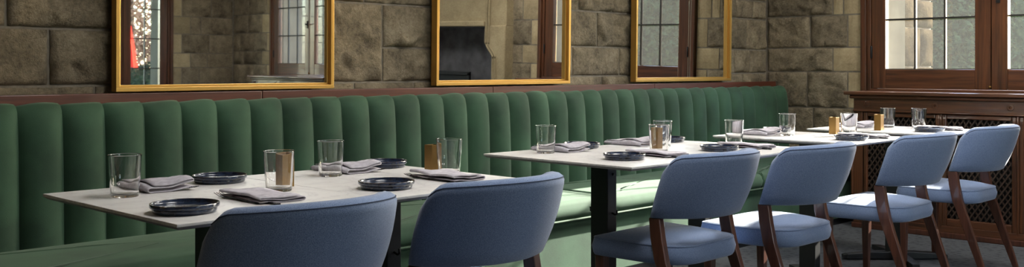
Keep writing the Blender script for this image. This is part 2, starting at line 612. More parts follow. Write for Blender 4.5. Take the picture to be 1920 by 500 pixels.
# end wall with the two windows and the fireplace, local x = -world Y
W1, W2 = (-3.12, -1.53), (1.55, 3.33)             # masonry openings (local x)
W1C, W2C = -2.325, 2.44
Z_SILL, Z_HEAD = 0.93, 2.26
HALF_OPEN, HALF_FRAME = 0.795, 0.892
op_end = [(W1C - HALF_OPEN, W1C + HALF_OPEN, Z_SILL, Z_HEAD), (W2C - HALF_OPEN, W2C + HALF_OPEN, Z_SILL, Z_HEAD),
          (-0.92, 0.98, 0.0, 1.44)]
wall_right = wall_mesh(-Y_BACK - WALL_T, -Y_FRONT + WALL_T, 0, CEIL, op_end).build('wall_right', 'mortar', loc=(X_END, 0, 0))
wall_right.rotation_euler = (0, 0, -PI / 2)
tag(wall_right, 'sandstone end wall holding the oak casement window', 'wall', kind='structure')
sk = [(W1C - HALF_FRAME, W1C + HALF_FRAME, 0.93, 2.36), (W2C - HALF_FRAME, W2C + HALF_FRAME, 0.93, 2.36),
      (W1C - 0.77, W1C + 0.77, 0, 0.93), (W2C - 0.77, W2C + 0.77, 0, 0.93), (-1.06, 1.18, 0, 2.9)]
zs = [0, 0.27, 0.54, 0.808, 1.077, 1.256, 1.496, 1.74, 1.99, 2.30, 2.6, 2.9]
man = {3: [-3.65], 4: [], 5: [-3.624], 6: [-3.36], 2: [-3.6], 7: [-3.7]}
for k in range(len(zs) - 1):
    wq = 0.11 if k % 2 else 0.226
    qs = []
    for c in (W1C, W2C):
        if zs[k] > 0.9 or k == 3:
            qs += [(c - HALF_FRAME - wq, c - HALF_FRAME), (c + HALF_FRAME, c + HALF_FRAME + wq)]
    if k in man:
        course(wall_right, -Y_BACK + 0.012, W1C - 0.5, zs[k], zs[k + 1], man[k], qs, sk)
        course(wall_right, W1C - 0.5, -Y_FRONT - 0.012, zs[k], zs[k + 1], None, qs, sk, cell=0.035)
    else:
        course(wall_right, -Y_BACK + 0.012, -Y_FRONT - 0.012, zs[k], zs[k + 1], None, qs, sk, cell=0.04)

# front wall (seen in the mirrors), local x = -world X
FW = [-5.33, -3.1]                             # window centres (local x)
FH = 0.60
FZ = [0.10, Z_SILL]
op_f = [(c - FH, c + FH, z, Z_HEAD) for c, z in zip(FW, FZ)]
wall_front = wall_mesh(-X_END - WALL_T, -X_LEFT + 0.3, 0, CEIL, op_f).build('wall_front', 'mortar', loc=(0, Y_FRONT, 0))
wall_front.rotation_euler = (0, 0, PI)
tag(wall_front, 'sandstone wall with casement window, reflected in the nearest mirror', 'wall', kind='structure')
skf = [(c - FH - 0.06, c + FH + 0.06, z, 2.36) for c, z in zip(FW, FZ)]
zf = [0.0, 0.28, 0.55, 0.80, 1.03, 1.22, 1.47, 1.70, 1.95, 2.2]
for k in range(len(zf) - 1):
    wq = 0.13 if k % 2 else 0.25
    course(wall_front, -X_END + 0.012, -4.2, zf[k], zf[k + 1], None, [(-5.33 - FH - 0.06 - wq, -5.33 - FH - 0.06)], skf, cell=0.05)

tag(MB().box(X_LEFT - 0.3, Y_FRONT, 0, X_LEFT, Y_BACK, CEIL).build('wall_left', 'plaster'),
    'plain plaster wall outside the frame', 'wall', kind='structure')


# ------------------------------------------------------------------ windows
def make_window(name, loc, rz, half, z0, z1, cols, rows, half_open, label):
    """Oak casement pair. Local x along the wall, +y outwards, face of wall at y = 0."""
    w = empty(name, loc, rz)
    tag(w, label, 'window', kind='structure')
    for sx in (-1, 1):
        MB().box(sx * half, -0.035, z0, sx * (half - 0.042), 0.10, z1 + 0.06).box(sx * (half - 0.042), -0.02, z0, sx * (half - 0.072), 0.09, z1).build(
            'jamb', 'oak_v', w, bevel=0.006)
    MB().box(-half, -0.035, z1, half, 0.10, z1 + 0.09).build('head', 'oak', w, bevel=0.006)
    MB().box(-half + 0.07, -0.03, z0 - 0.005, half - 0.07, 0.12, z0 + 0.025).build('window_sill', 'oak', w, bevel=0.004)
    # cream stone reveals outside the frame
    for sx in (-1, 1):
        MB().box(sx * (half_open + 0.001), 0.10, z0, sx * (half_open - 0.03), 0.44, z1).build('stone_reveal', 'cream', w)
    MB().box(-half_open, 0.10, z0 - 0.03, half_open, 0.50, z0 + 0.04).build('stone_cill', 'cream', w, bevel=0.008)
    cw = half - 0.076
    st, brl, trl = 0.10, 0.135, 0.10
    for sx in (-1, 1):
        xa, xb = (-cw, -0.003) if sx < 0 else (0.003, cw)
        zb, zt = z0 + 0.028, z1 - 0.004
        cs = empty('casement')
        cs.parent = w
        MB().box(xa, -0.012, zb, xa + st, 0.045, zt).build('stile', 'oak_v', cs, bevel=0.004)
        MB().box(xb - st, -0.012, zb, xb, 0.045, zt).build('stile', 'oak_v', cs, bevel=0.004)
        MB().box(xa + st, -0.010, zb, xb - st, 0.043, zb + brl).build('rail', 'oak', cs, bevel=0.004)
        MB().box(xa + st, -0.010, zt - trl, xb - st, 0.043, zt).build('rail', 'oak', cs, bevel=0.004)
        gx0, gx1, gz0, gz1 = xa + st, xb - st, zb + brl, zt - trl
        for i in range(1, cols):
            gx = gx0 + (gx1 - gx0) * i / cols
            MB().box(gx - 0.006, 0.006, gz0, gx + 0.006, 0.03, gz1).build('glazing_bar', 'lead', cs)
        for k in range(1, rows):
            gz = gz0 + (gz1 - gz0) * k / rows
            MB().box(gx0, 0.005, gz - 0.006, gx1, 0.031, gz + 0.006).build('glazing_bar', 'lead', cs)
        MB().box(gx0, 0.002, gz0, gx1, 0.036, gz0 + 0.006).build('putty_line', 'cream', cs)
        for i in range(cols):
            for k in range(rows):
                pa, pb = gx0 + (gx1 - gx0) * i / cols, gx0 + (gx1 - gx0) * (i + 1) / cols
                qa, qb = gz0 + (gz1 - gz0) * k / rows, gz0 + (gz1 - gz0) * (k + 1) / rows
                MB().add([(pa, 0.018, qa), (pb, 0.018, qa), (pb, 0.018, qb), (pa, 0.018, qb)], [(0, 1, 2, 3)]).build('pane', 'pane', cs)
        hx = xa if sx < 0 else xb
        for hz in (zb + 0.26, zt - 0.26):
            MB().tube([(hx, -0.017, hz - 0.045), (hx, -0.017, hz - 0.04), (hx, -0.017, hz + 0.04), (hx, -0.017, hz + 0.045)],
                      [0.004, 0.008, 0.008, 0.004]).build('hinge', 'iron', cs, smooth=True)
        if sx > 0:
            MB().box(-0.014, 0.046, zb, 0.014, 0.056, zt).build('meeting_bead', 'oak_v', cs)
            zc = zb + 0.62
            MB().box(xa + 0.03, -0.02, zc - 0.045, xa + 0.055, -0.012, zc + 0.045).tube(
                [(xa + 0.042, -0.02, zc), (xa + 0.042, -0.05, zc), (xa + 0.02, -0.055, zc + 0.004), (xa - 0.03, -0.055, zc + 0.012)], 0.006).build(
                'latch', 'iron', cs, smooth=True)
        else:
            MB().lathe([(0.0005, 0), (0.008, 0.002), (0.010, 0.008), (0.006, 0.014), (0.0005, 0.016)], 12, xb + 0.0, -0.024, zb + 0.012).build('knob', 'brass', cs, smooth=True)
    return w


win1 = make_window('window_1', (X_END, -W1C, 0), -PI / 2, HALF_FRAME, Z_SILL, Z_HEAD, 3, 3, HALF_OPEN,
                   'dark oak casement window with leaded panes above the radiator cover')
win2 = make_window('window_2', (X_END, -W2C, 0), -PI / 2, HALF_FRAME, Z_SILL, Z_HEAD, 3, 3, HALF_OPEN,
                   'oak casement window reflected at the right of the nearest mirror')
win3 = make_window('window_3', (-FW[0], Y_FRONT, 0), PI, FH + 0.06, 0.10, Z_HEAD, 2, 5, FH,
                   'oak casement window reflected at the left of the nearest mirror')
win_fill = make_window('fill_window', (-FW[1], Y_FRONT, 0), PI, FH + 0.06, Z_SILL, Z_HEAD, 2, 3, FH, 'unseen casement window added to the front wall for fill light')  # unseen window, added for soft daylight fill on the chair backs
portal('portal_end', (X_END + WALL_T + 0.02, -W1C, 1.6), (0, PI / 2, 0), 1.33, 1.6)
portal('portal_end_far', (X_END + WALL_T + 0.02, -W2C, 1.6), (0, PI / 2, 0), 1.33, 1.6)
for c in FW:
    portal('portal_front', (-c, Y_FRONT - WALL_T - 0.02, 1.6), (PI / 2, 0, 0), 1.2, 1.33)

# ------------------------------------------------------------------ added fill light panels (unseen, above the frame)
for (x, y, wh) in ((2.1, 1.75, 'left-hand'), (3.9, 1.8, 'middle'), (5.8, 1.8, 'right-hand'), (3.4, -1.9, 'reflected front'), (5.6, -1.9, 'hearth-side front')):
    cl_ = empty('fill_panel', (x, y, CEIL))
    tag(cl_, 'added square fill light panel over the %s part of the room, out of frame' % wh, 'ceiling light', 'added fill light panels')
    hf = 0.38 if x < 2.5 else 0.45
    MB().box(-hf, -hf, -0.035, hf, hf, -0.03).build('glow_surface', 'fill_glow', cl_)  # glowing panel added to brighten tables and chairs, no known source
    mb = MB()
    for (a, b_, c, d) in ((-0.48, -0.48, 0.48, -0.45), (-0.48, 0.45, 0.48, 0.48), (-0.48, -0.45, -0.45, 0.45), (0.45, -0.45, 0.48, 0.45)):
        mb.box(a, b_, -0.05, c, d, 0)
    mb.build('fill_panel_frame', 'brass', cl_)

# ------------------------------------------------------------------ mahogany rail above the banquette
rail = empty('trim_1', (0, 0, 0))
tag(rail, 'mahogany rail running along the wall above the banquette', 'trim', kind='structure')
cuts = [0.2, 2.345, 3.79, 5.28, 6.845]
for i in range(len(cuts) - 1):
    MB().box(cuts[i] + 0.0012, 3.90, 0.88, cuts[i + 1] - 0.0012, 3.985, 1.0).build('rail_board', 'mahogany', rail, bevel=0.003)

# ------------------------------------------------------------------ banquette
bq = empty('banquette', (0.3, 3.5, 0))
tag(bq, 'long green velvet banquette with channel-tufted back along the stone wall', 'banquette')
BX0, BX1 = 0.327, 6.832
P = 0.1575
nch = int(round((BX1 - BX0) / P))
prof = [(3.775, 0.36), (3.775, 0.45), (3.776, 0.55), (3.778, 0.66), (3.781, 0.77), (3.786, 0.86), (3.794, 0.915), (3.807, 0.945), (3.827, 0.965), (3.852, 0.972), (3.878, 0.965), (3.895, 0.94), (3.895, 0.86)]
nor = []
for i in range(len(prof)):
    a = prof[max(0, i - 1)]
    c = prof[min(len(prof) - 1, i + 1)]
    dy, dz = c[0] - a[0], c[1] - a[1]
    L = math.hypot(dy, dz)
    nor.append((-dz / L, dy / L))
for k in range(nch):
    x0 = BX0 + (BX1 - BX0) * k / nch
    x1 = BX0 + (BX1 - BX0) * (k + 1) / nch
    NU = 12
    rr = random.Random(k)
    ph, am = rr.uniform(0, 6), rr.uniform(0.0015, 0.004)
    vs_, fs = [], []
    for i, (py, pz) in enumerate(prof):
        for j in range(NU + 1):
            u = -1 + 2 * j / NU
            bl = 0.038 * (1 - abs(u) ** 2.3) ** 0.8 * (1 - 0.86 * min(1, max(0, (pz - 0.90) / 0.06)))
            skew = 0.004 * u
            fl = am * math.sin(ph + pz * 9 + u * 1.5) * (1 - u * u)
            d = bl + skew + fl - 0.018 * (1 - 0.55 * min(1, max(0, (pz - 0.90) / 0.06)))
            hook = 0.010 * max(0, (pz - 0.90) / 0.07) if i < 9 else 0.010
            x = x0 + (x1 - x0) * (u + 1) / 2
            vs_.append((x - 0.3, py + nor[i][0] * d - 3.5, pz + nor[i][1] * d))
    for i in range(len(prof) - 1):
        for j in range(NU):
            q = i * (NU + 1) + j
            fs.append((q, q + 1, q + NU + 2, q + NU + 1))
    MB().add(vs_, fs).build('back_channel', 'green', bq, smooth='all')
MB().box(BX0 - 0.3, 0.32, 0.04, BX1 - 0.3, 0.39, 0.93).build('back_panel', 'green', bq)


def rounded_outline(pts, rad, seg=6):
    """pts: corner list CCW; rad per corner."""
    out_ = []
    n = len(pts)
    for i in range(n):
        p0, p1, p2 = Vector(pts[i - 1]), Vector(pts[i]), Vector(pts[(i + 1) % n])
        r = rad[i]
        a = p1 + (p0 - p1).normalized() * r
        c = p1 + (p2 - p1).normalized() * r
        for k in range(seg + 1):
            t = k / seg
            out_.append(a * (1 - t) ** 2 + p1 * 2 * t * (1 - t) + c * t * t)
    return out_


def densify(pts, step):
    out_ = []
    n = len(pts)
    for i in range(n):
        a, c = pts[i], pts[(i + 1) % n]
        L = (c - a).length
        k = max(1, int(L / step))
        for j in range(k):
            out_.append(a + (c - a) * j / k)
    return out_


def inset(pts, d):
    n = len(pts)
    res = []
    for i in range(n):
        t = (pts[(i + 1) % n] - pts[i - 1])
        t = Vector((t.x, t.y)).normalized()
        res.append(Vector((pts[i].x - t.y * d, pts[i].y + t.x * d)))
    return res


def cushion(outl, z0, z1, r, crown, bulge=0.004, ripple=None):
    """Padded block with rounded edges and a domed top from a CCW plan outline."""
    mb = MB()
    cx = sum(q.x for q in outl) / len(outl)
    cy = sum(q.y for q in outl) / len(outl)
    rings = []

    def ring(pts, z):
        rings.append([(q.x, q.y, z) for q in pts])
    ring(inset(outl, r * 0.9), z0)
    ring(inset(outl, r * 0.3), z0 + 0.15 * r)
    ring(inset(outl, 0), z0 + 0.6 * r)
    ring(inset(outl, -bulge), (z0 + z1) / 2)
    for k in range(5):
        t = PI / 2 * k / 4
        ring(inset(outl, r * (1 - math.cos(t))), z1 - r + r * math.sin(t))
    base = inset(outl, r)
    for s_ in (0.92, 0.8, 0.64, 0.46, 0.28, 0.12):
        zz = z1 + crown * (1 - s_ ** 2.2)
        rings.append([(cx + (q.x - cx) * s_, cy + (q.y - cy) * s_, zz + (ripple(q.x * s_, q.y * s_) if ripple else 0)) for q in base])
    mb.loft(rings, cap=True)
    return mb


SEATX = [BX0, 0.99, 2.48, 3.97, 5.46, BX1]
for i in range(len(SEATX) - 1):
    a, c = SEATX[i] + 0.001 - 0.3, SEATX[i + 1] - 0.001 - 0.3
    o_ = densify(rounded_outline([(a, -0.30), (c, -0.30), (c, 0.275), (a, 0.275)], [0.02, 0.02, 0.01, 0.01], 4), 0.06)
    sd = i * 3.1
    cushion(o_, 0.352, 0.448, 0.035, 0.012, 0.006,
            lambda x, y: 0.003 * noise.noise(Vector((x * 4 + sd, y * 4, sd)))).build('seat_cushion', 'green', bq, smooth='all')
MB().box(BX0 - 0.3, -0.272, 0.05, BX1 - 0.3, -0.24, 0.352).build('front_panel', 'green', bq, bevel=0.004)
MB().tube([(BX0 - 0.3, -0.296, 0.352), (BX1 - 0.3, -0.296, 0.352)], 0.0055).build('seat_piping', 'piping', bq, smooth=True)
MB().box(BX0 - 0.3, -0.25, 0.0, BX1 - 0.3, 0.35, 0.05).build('plinth', 'black', bq)


# ------------------------------------------------------------------ mirrors
def make_mirror(x0, x1, z0, tilt, label):
    h = 1.25
    w = x1 - x0
    o = empty('wall_mirror', ((x0 + x1) / 2, 3.952, z0))
    o.rotation_euler = (tilt, 0, 0)          # hung leaning slightly forward
    tag(o, label, 'mirror', 'gold-framed mirrors on the stone wall')
    D = -0.045
    fw = 0.017
    MB().box(-w / 2, 0, 0, w / 2, D, fw).box(-w / 2 + fw, 0, fw, w / 2 - fw, D * 0.55, fw + 0.010).build('frame_bar', 'gold', o, bevel=0.0015)
    MB().box(-w / 2, 0, h - fw, w / 2, D, h).box(-w / 2 + fw, 0, h - fw - 0.01, w / 2 - fw, D * 0.55, h - fw).build('frame_bar', 'gold', o, bevel=0.0015)
    for s in (-1, 1):
        MB().box(s * w / 2, 0, fw, s * (w / 2 - fw), D, h - fw).box(s * (w / 2 - fw), 0, fw, s * (w / 2 - fw - 0.010), D * 0.55, h - fw).build(
            'frame_bar', 'gold', o, bevel=0.0015)
    MB().box(-w / 2 + 0.005, -0.016, 0.005, w / 2 - 0.005, -0.010, h - 0.005).build('mirror_glass', 'mirror', o)
    MB().box(-w / 2 + 0.004, -0.010, 0.004, w / 2 - 0.004, 0.0, h - 0.004).build('backing_board', 'black', o)
    return o


make_mirror(1.685, 2.737, 1.006, 0.005, 'large gold-framed mirror nearest the camera, above the left tables')
make_mirror(3.383, 4.444, 1.010, 0.014, 'gold-framed mirror in the middle, reflecting the stone fireplace')
make_mirror(5.086, 6.219, 1.013, 0.013, 'gold-framed mirror closest to the corner, reflecting the leaded window')

# ------------------------------------------------------------------ fireplace on the end wall (seen in the middle mirror)
fp = empty('fireplace', (X_END, -0.03, 0), -PI / 2)
tag(fp, 'pale carved stone fireplace reflected in the middle mirror', 'fireplace')


def extrude_y(poly, y0, y1):
    mb = MB()
    return mb.loft([[(a, y0, c) for a, c in poly], [(a, y1, c) for a, c in poly]])


def jamb_poly(s):
    pts = [(0.92, 0.0), (1.11, 0.0), (1.11, 1.44), (0.82, 1.44), (0.82, 1.27)]
    for k in range(7):
        t = k / 6
        pts.append((0.82 + 0.10 * (t * t * (3 - 2 * t)), 1.27 - 0.13 * t))
    return [(s * a, c) for a, c in (pts if s > 0 else reversed(pts))]


for s in (-1, 1):
    j = extrude_y(jamb_poly(s), -0.12, 0.02).build('jamb', 'quoin', fp, bevel=0.012)
    mo = []
    for d in (0.03, 0.065):
        pth = [(s * (0.92 + d), -0.122, 0.0), (s * (0.92 + d), -0.122, 1.11)]
        for k in range(1, 9):
            t = k / 8
            pth.append((s * (0.92 + d - 0.10 * (t * t * (3 - 2 * t))), -0.122, 1.11 + 0.16 * t))
        pth.append((s * (0.82 + d), -0.122, 2.1))
        mo.append(pth)
    mb = MB()
    for pth in mo:
        mb.tube(pth, 0.011)
    mb.build('moulding', 'quoin', j, smooth=True)
MB().box(-1.11, -0.10, 1.44, 1.11, 0.02, 2.9).build('chimney_breast', 'quoin', fp)
MB().box(-0.82, -0.135, 1.43, 0.82, -0.09, 1.485).build('lintel_moulding', 'quoin', fp, bevel=0.012)
MB().box(-0.95, 0.43, 0, 0.95, 0.45, 1.46).box(-0.97, 0.0, 0, -0.94, 0.45, 1.46).box(0.94, 0.0, 0, 0.97, 0.45, 1.46).box(-0.95, 0.02, 1.43, 0.95, 0.45, 1.46).build(
    'firebox', 'soot', fp)
MB().box(-1.11, -0.45, 0, 1.11, 0.43, 0.04).build('hearth', 'quoin', fp, bevel=0.01)
fs_ = empty('fire_screen', (X_END - 0.02, -0.06, 0.0), -PI / 2)
tag(fs_, 'black iron fire screen standing in the reflected fireplace', 'fire screen')
mb = MB().box(-0.55, -0.02, 0.05, -0.52, 0.01, 0.96).box(0.52, -0.02, 0.05, 0.55, 0.01, 0.96).box(-0.55, -0.02, 0.93, 0.55, 0.01, 0.97).box(-0.55, -0.02, 0.05, 0.55, 0.01, 0.09)
mb.build('screen_frame', 'iron', fs_, bevel=0.004)
MB().box(-0.52, -0.006, 0.09, 0.52, -0.002, 0.93).build('mesh_panel', 'iron', fs_)
for s in (-1, 1):
    MB().box(s * 0.45, -0.16, 0.04, s * 0.41, 0.14, 0.06).build('foot', 'iron', fs_, bevel=0.004)


# ------------------------------------------------------------------ radiator covers under the windows
def make_cover(loc, label):
    """Local x along the wall, room side is -y; the wall is at y = 0."""
    o = empty('radiator_cover', loc, -PI / 2)
    tag(o, label, 'radiator cover', 'oak radiator covers under the windows')
    H, Dp, F = 0.79, 0.34, -0.34
    MB().box(-0.845, F - 0.045, 0.918, 0.845, 0.0, 0.942).build('sill_board', 'oak', o, bevel=0.006, segs=3)
    MB().box(-0.815, F - 0.022, 0.892, 0.815, 0.0, 0.918).build('sill_moulding', 'oak', o, bevel=0.010, segs=3)
    MB().box(-0.79, F, 0.815, 0.79, F + 0.03, 0.892).build('frieze', 'oak', o, bevel=0.002)
    MB().box(-0.79, F - 0.012, 0.803, 0.79, F + 0.02, 0.818).build('bead_moulding', 'oak', o, bevel=0.005)
    for i in range(4):
        cx = -0.655 + 0.4635 * i - 0.04
        if i == 3: cx = 0.73
        ro = MB().lathe([(0.021, 0.0), (0.021, 0.004), (0.017, 0.005), (0.016, 0.002), (0.0005, 0.002)], 24)
        ro.v = [(cx + a, F - c, 0.856 + b_) for a, b_, c in ro.v]
        ro_o = ro.build('rosette', 'oak', o, smooth=True)
        dm = MB()
        dm.add([(cx - 0.011, F - 0.002, 0.856), (cx, F - 0.002, 0.845), (cx + 0.011, F - 0.002, 0.856), (cx, F - 0.002, 0.867), (cx, F - 0.009, 0.856)],
               [(0, 1, 4), (1, 2, 4), (2, 3, 4), (3, 0, 4)])
        dm.build('diamond_boss', 'oak', ro_o)
    # side panels and corner posts with turned spindles
    for s in (-1, 1):
        MB().box(s * 0.79, F + 0.03, 0.0, s * 0.77, -0.001, 0.892).build('side_panel', 'oak_v', o)
        MB().box(s * 0.79, F, 0.0, s * 0.725, F + 0.05, 0.803).build('corner_post', 'oak_v', o, bevel=0.004)
        MB().lathe([(0.008, 0.10), (0.013, 0.12), (0.009, 0.14), (0.012, 0.2), (0.013, 0.45), (0.011, 0.62), (0.008, 0.66), (0.014, 0.69), (0.008, 0.72), (0.015, 0.75), (0.009, 0.79)],
                   14, s * 0.803, F + 0.012).build('turned_spindle', 'oak_v', o, smooth=True)
    edges = [-0.725, -0.245, 0.222, 0.725]
    doors = [(-0.72, -0.203), (-0.187, 0.267), (0.283, 0.72)]
    for (a, c) in ((-0.203, -0.187), (0.267, 0.283)):
        MB().box(a, F - 0.004, 0.06, c, F + 0.03, 0.803).build('stile', 'oak_v', o, bevel=0.004)
    for (a, c) in doors:
        d = empty('grille_door')
        d.parent = o
        z0, z1 = 0.075, 0.80
        b = 0.028
        MB().box(a, F, z0, a + b, F + 0.024, z1).build('door_stile', 'oak_v', d, bevel=0.006)
        MB().box(c - b, F, z0, c, F + 0.024, z1).build('door_stile', 'oak_v', d, bevel=0.006)
        MB().box(a + b, F, z0, c - b, F + 0.024, z0 + 0.05).build('door_rail', 'oak', d, bevel=0.006)
        MB().box(a + b, F, z1 - b, c - b, F + 0.024, z1).build('door_rail', 'oak', d, bevel=0.006)
        # diagonal lattice: two layers of thin slats
        xa, xb, za, zb = a + b, c - b, z0 + 0.05, z1 - b
        lat = MB()
        slope = 1.45
        st = 0.036
        for dirn in (1, -1):
            yy = F + (0.010 if dirn > 0 else 0.016)
            span = (zb - za) / slope
            t = xa - span
            while t < xb + span:
                # line x = t + dirn-scaled run
                if dirn > 0:
                    p0, p1 = (t, za), (t + span, zb)
                else:
                    p0, p1 = (t + span, za), (t, zb)
                # clip in x
                (x0, z0_), (x1, z1_) = p0, p1
                def cl(x0, z0_, x1, z1_):
                    pts = []
                    for (x, z, ox, oz) in ((x0, z0_, x1, z1_), (x1, z1_, x0, z0_)):
                        for lim in (xa, xb):
                            if (x < xa and lim == xa) or (x > xb and lim == xb):
                                z = z + (oz - z) * (lim - x) / (ox - x)
                                x = lim
                        pts.append((x, z))
                    return pts
                if max(x0, x1) > xa + 0.002 and min(x0, x1) < xb - 0.002:
                    (x0, z0_), (x1, z1_) = cl(x0, z0_, x1, z1_)
                    d_ = Vector((x1 - x0, z1_ - z0_))
                    if d_.length > 0.01:
                        d_.normalize()
                        nx_, nz_ = -d_.y * 0.0045, d_.x * 0.0045
                        lat.add([(x0 - nx_, yy, z0_ - nz_), (x1 - nx_, yy, z1_ - nz_), (x1 + nx_, yy, z1_ + nz_), (x0 + nx_, yy, z0_ + nz_),
                                 (x0 - nx_, yy + 0.006, z0_ - nz_), (x1 - nx_, yy + 0.006, z1_ - nz_), (x1 + nx_, yy + 0.006, z1_ + nz_), (x0 + nx_, yy + 0.006, z0_ + nz_)],
                                [(0, 1, 2, 3), (4, 7, 6, 5), (0, 4, 5, 1), (1, 5, 6, 2), (2, 6, 7, 3), (3, 7, 4, 0)])
                t += st
        lat.build('lattice_grille', 'lattice', d)
    MB().box(-0.72, F + 0.10, 0.06, 0.72, F + 0.12, 0.80).build('inner_screen', 'iron', o)
    MB().box(-0.79, F - 0.004, 0.035, 0.79, F + 0.03, 0.078).build('bottom_rail', 'oak', o, bevel=0.004)
    MB().box(-0.80, F - 0.016, 0.0, 0.80, F + 0.03, 0.036).build('skirting', 'walnut', o, bevel=0.005)
    return o


make_cover((X_END - 0.002, 2.33, 0), 'carved oak radiator cover with diamond lattice grilles under the right-hand window')
make_cover((X_END - 0.002, -W2C, 0), 'oak radiator cover under the window reflected in the nearest mirror')


# ------------------------------------------------------------------ tables
TW, TD, TH_ = 0.606, 0.779, 0.75


def make_table():
    t = empty('bistro_table')
    top = MB().box(-TW / 2, -TD / 2, TH_ - 0.008, TW / 2, TD / 2, TH_).build('table_top', 'marble', t, bevel=0.0015)
    MB().loft([[(-TW / 2 + 0.012, -TD / 2 + 0.012, TH_ - 0.016), (TW / 2 - 0.012, -TD / 2 + 0.012, TH_ - 0.016), (TW / 2 - 0.012, TD / 2 - 0.012, TH_ - 0.016), (-TW / 2 + 0.012, TD / 2 - 0.012, TH_ - 0.016)],
               [(-TW / 2 + 0.001, -TD / 2 + 0.001, TH_ - 0.008), (TW / 2 - 0.001, -TD / 2 + 0.001, TH_ - 0.008), (TW / 2 - 0.001, TD / 2 - 0.001, TH_ - 0.008), (-TW / 2 + 0.001, TD / 2 - 0.001, TH_ - 0.008)]]).build(
        'bevelled_underside', 'marble_edge', top)
    MB().box(-0.20, -0.20, TH_ - 0.028, 0.20, 0.20, TH_ - 0.016).build('mounting_plate', 'black', t)
    col_ = MB().box(-0.028, -0.045, 0.03, 0.028, 0.045, TH_ - 0.028).build('column', 'black', t, bevel=0.003)
    bo = MB().lathe([(0.0055, 0), (0.0055, 0.004), (0.003, 0.006), (0.0005, 0.006)], 12)
    bo.v = [(0.004 + a, -0.045 - c, TH_ - 0.075 + b_) for a, b_, c in bo.v]
    bo.build('bolt', 'bolt', col_, smooth=True)
    for s in (-1, 1):
        MB().tube([(s * 0.028 * 0, s * 0.045, 0.52), (0, s * 0.062, 0.515), (0, s * 0.07, 0.52), (0, s * 0.07, 0.535)], 0.004).build('bag_hook', 'bolt', col_, smooth=True)
    for k in range(4):
        a = PI / 4 + k * PI / 2
        ca, sa = math.cos(a), math.sin(a)
        L, w0, w1 = 0.30, 0.032, 0.026
        rings = []
        for (d, hw, hh) in ((0.0, w0, 0.048), (0.10, w0, 0.046), (L - 0.02, w1, 0.034), (L, w1 * 0.8, 0.028)):
            cx, cy = ca * d, sa * d
            rings.append([(cx - sa * hw, cy + ca * hw, 0.006), (cx + sa * hw, cy - ca * hw, 0.006), (cx + sa * hw, cy - ca * hw, hh), (cx - sa * hw, cy + ca * hw, hh)])
        ft = MB().loft(rings).build('foot', 'black', t, bevel=0.003)
        MB().lathe([(0.014, 0), (0.016, 0.006), (0.01, 0.008)], 12, ca * (L - 0.03), sa * (L - 0.03), 0).build('glide', 'black', ft, smooth=True)
    return t


TABLES = {  # key: (x, y, rz, label)
    '1a': (1.337, 2.482, 0.012, 'pale marble table nearest the camera, at the left end of the row'),
    '1b': (1.945, 2.495, 0.004, 'second marble table from the left, pushed against the nearest one'),
    '2a': (3.087, 2.535, -0.02, 'third marble table from the left, its black column in full view'),
    '2b': (3.692, 2.480, 0.01, 'fourth marble table from the left, joined to the third'),
    '3': (4.696, 2.483, 0.0, 'fifth marble table from the left, sunlit, with a green gap before it'),
    '4': (5.592, 2.425, 0.0, 'farthest marble table, sunlit, beside the radiator cover'),
}
tproto = make_table()
first = True
for k_, (x, y, rz, lb) in TABLES.items():
    t = tproto if first else copy_tree(tproto)
    first = False
    t.location = (x, y, 0)
    t.rotation_euler = (0, 0, rz)
    tag(t, lb, 'table', 'marble bistro tables along the banquette')
    if k_ in ('2a', '1b'):                     # feet turned clear of the chair legs
        for ch in t.children:
            if ch.name.startswith('foot'):
                ch.rotation_euler = (0, 0, 0.32)


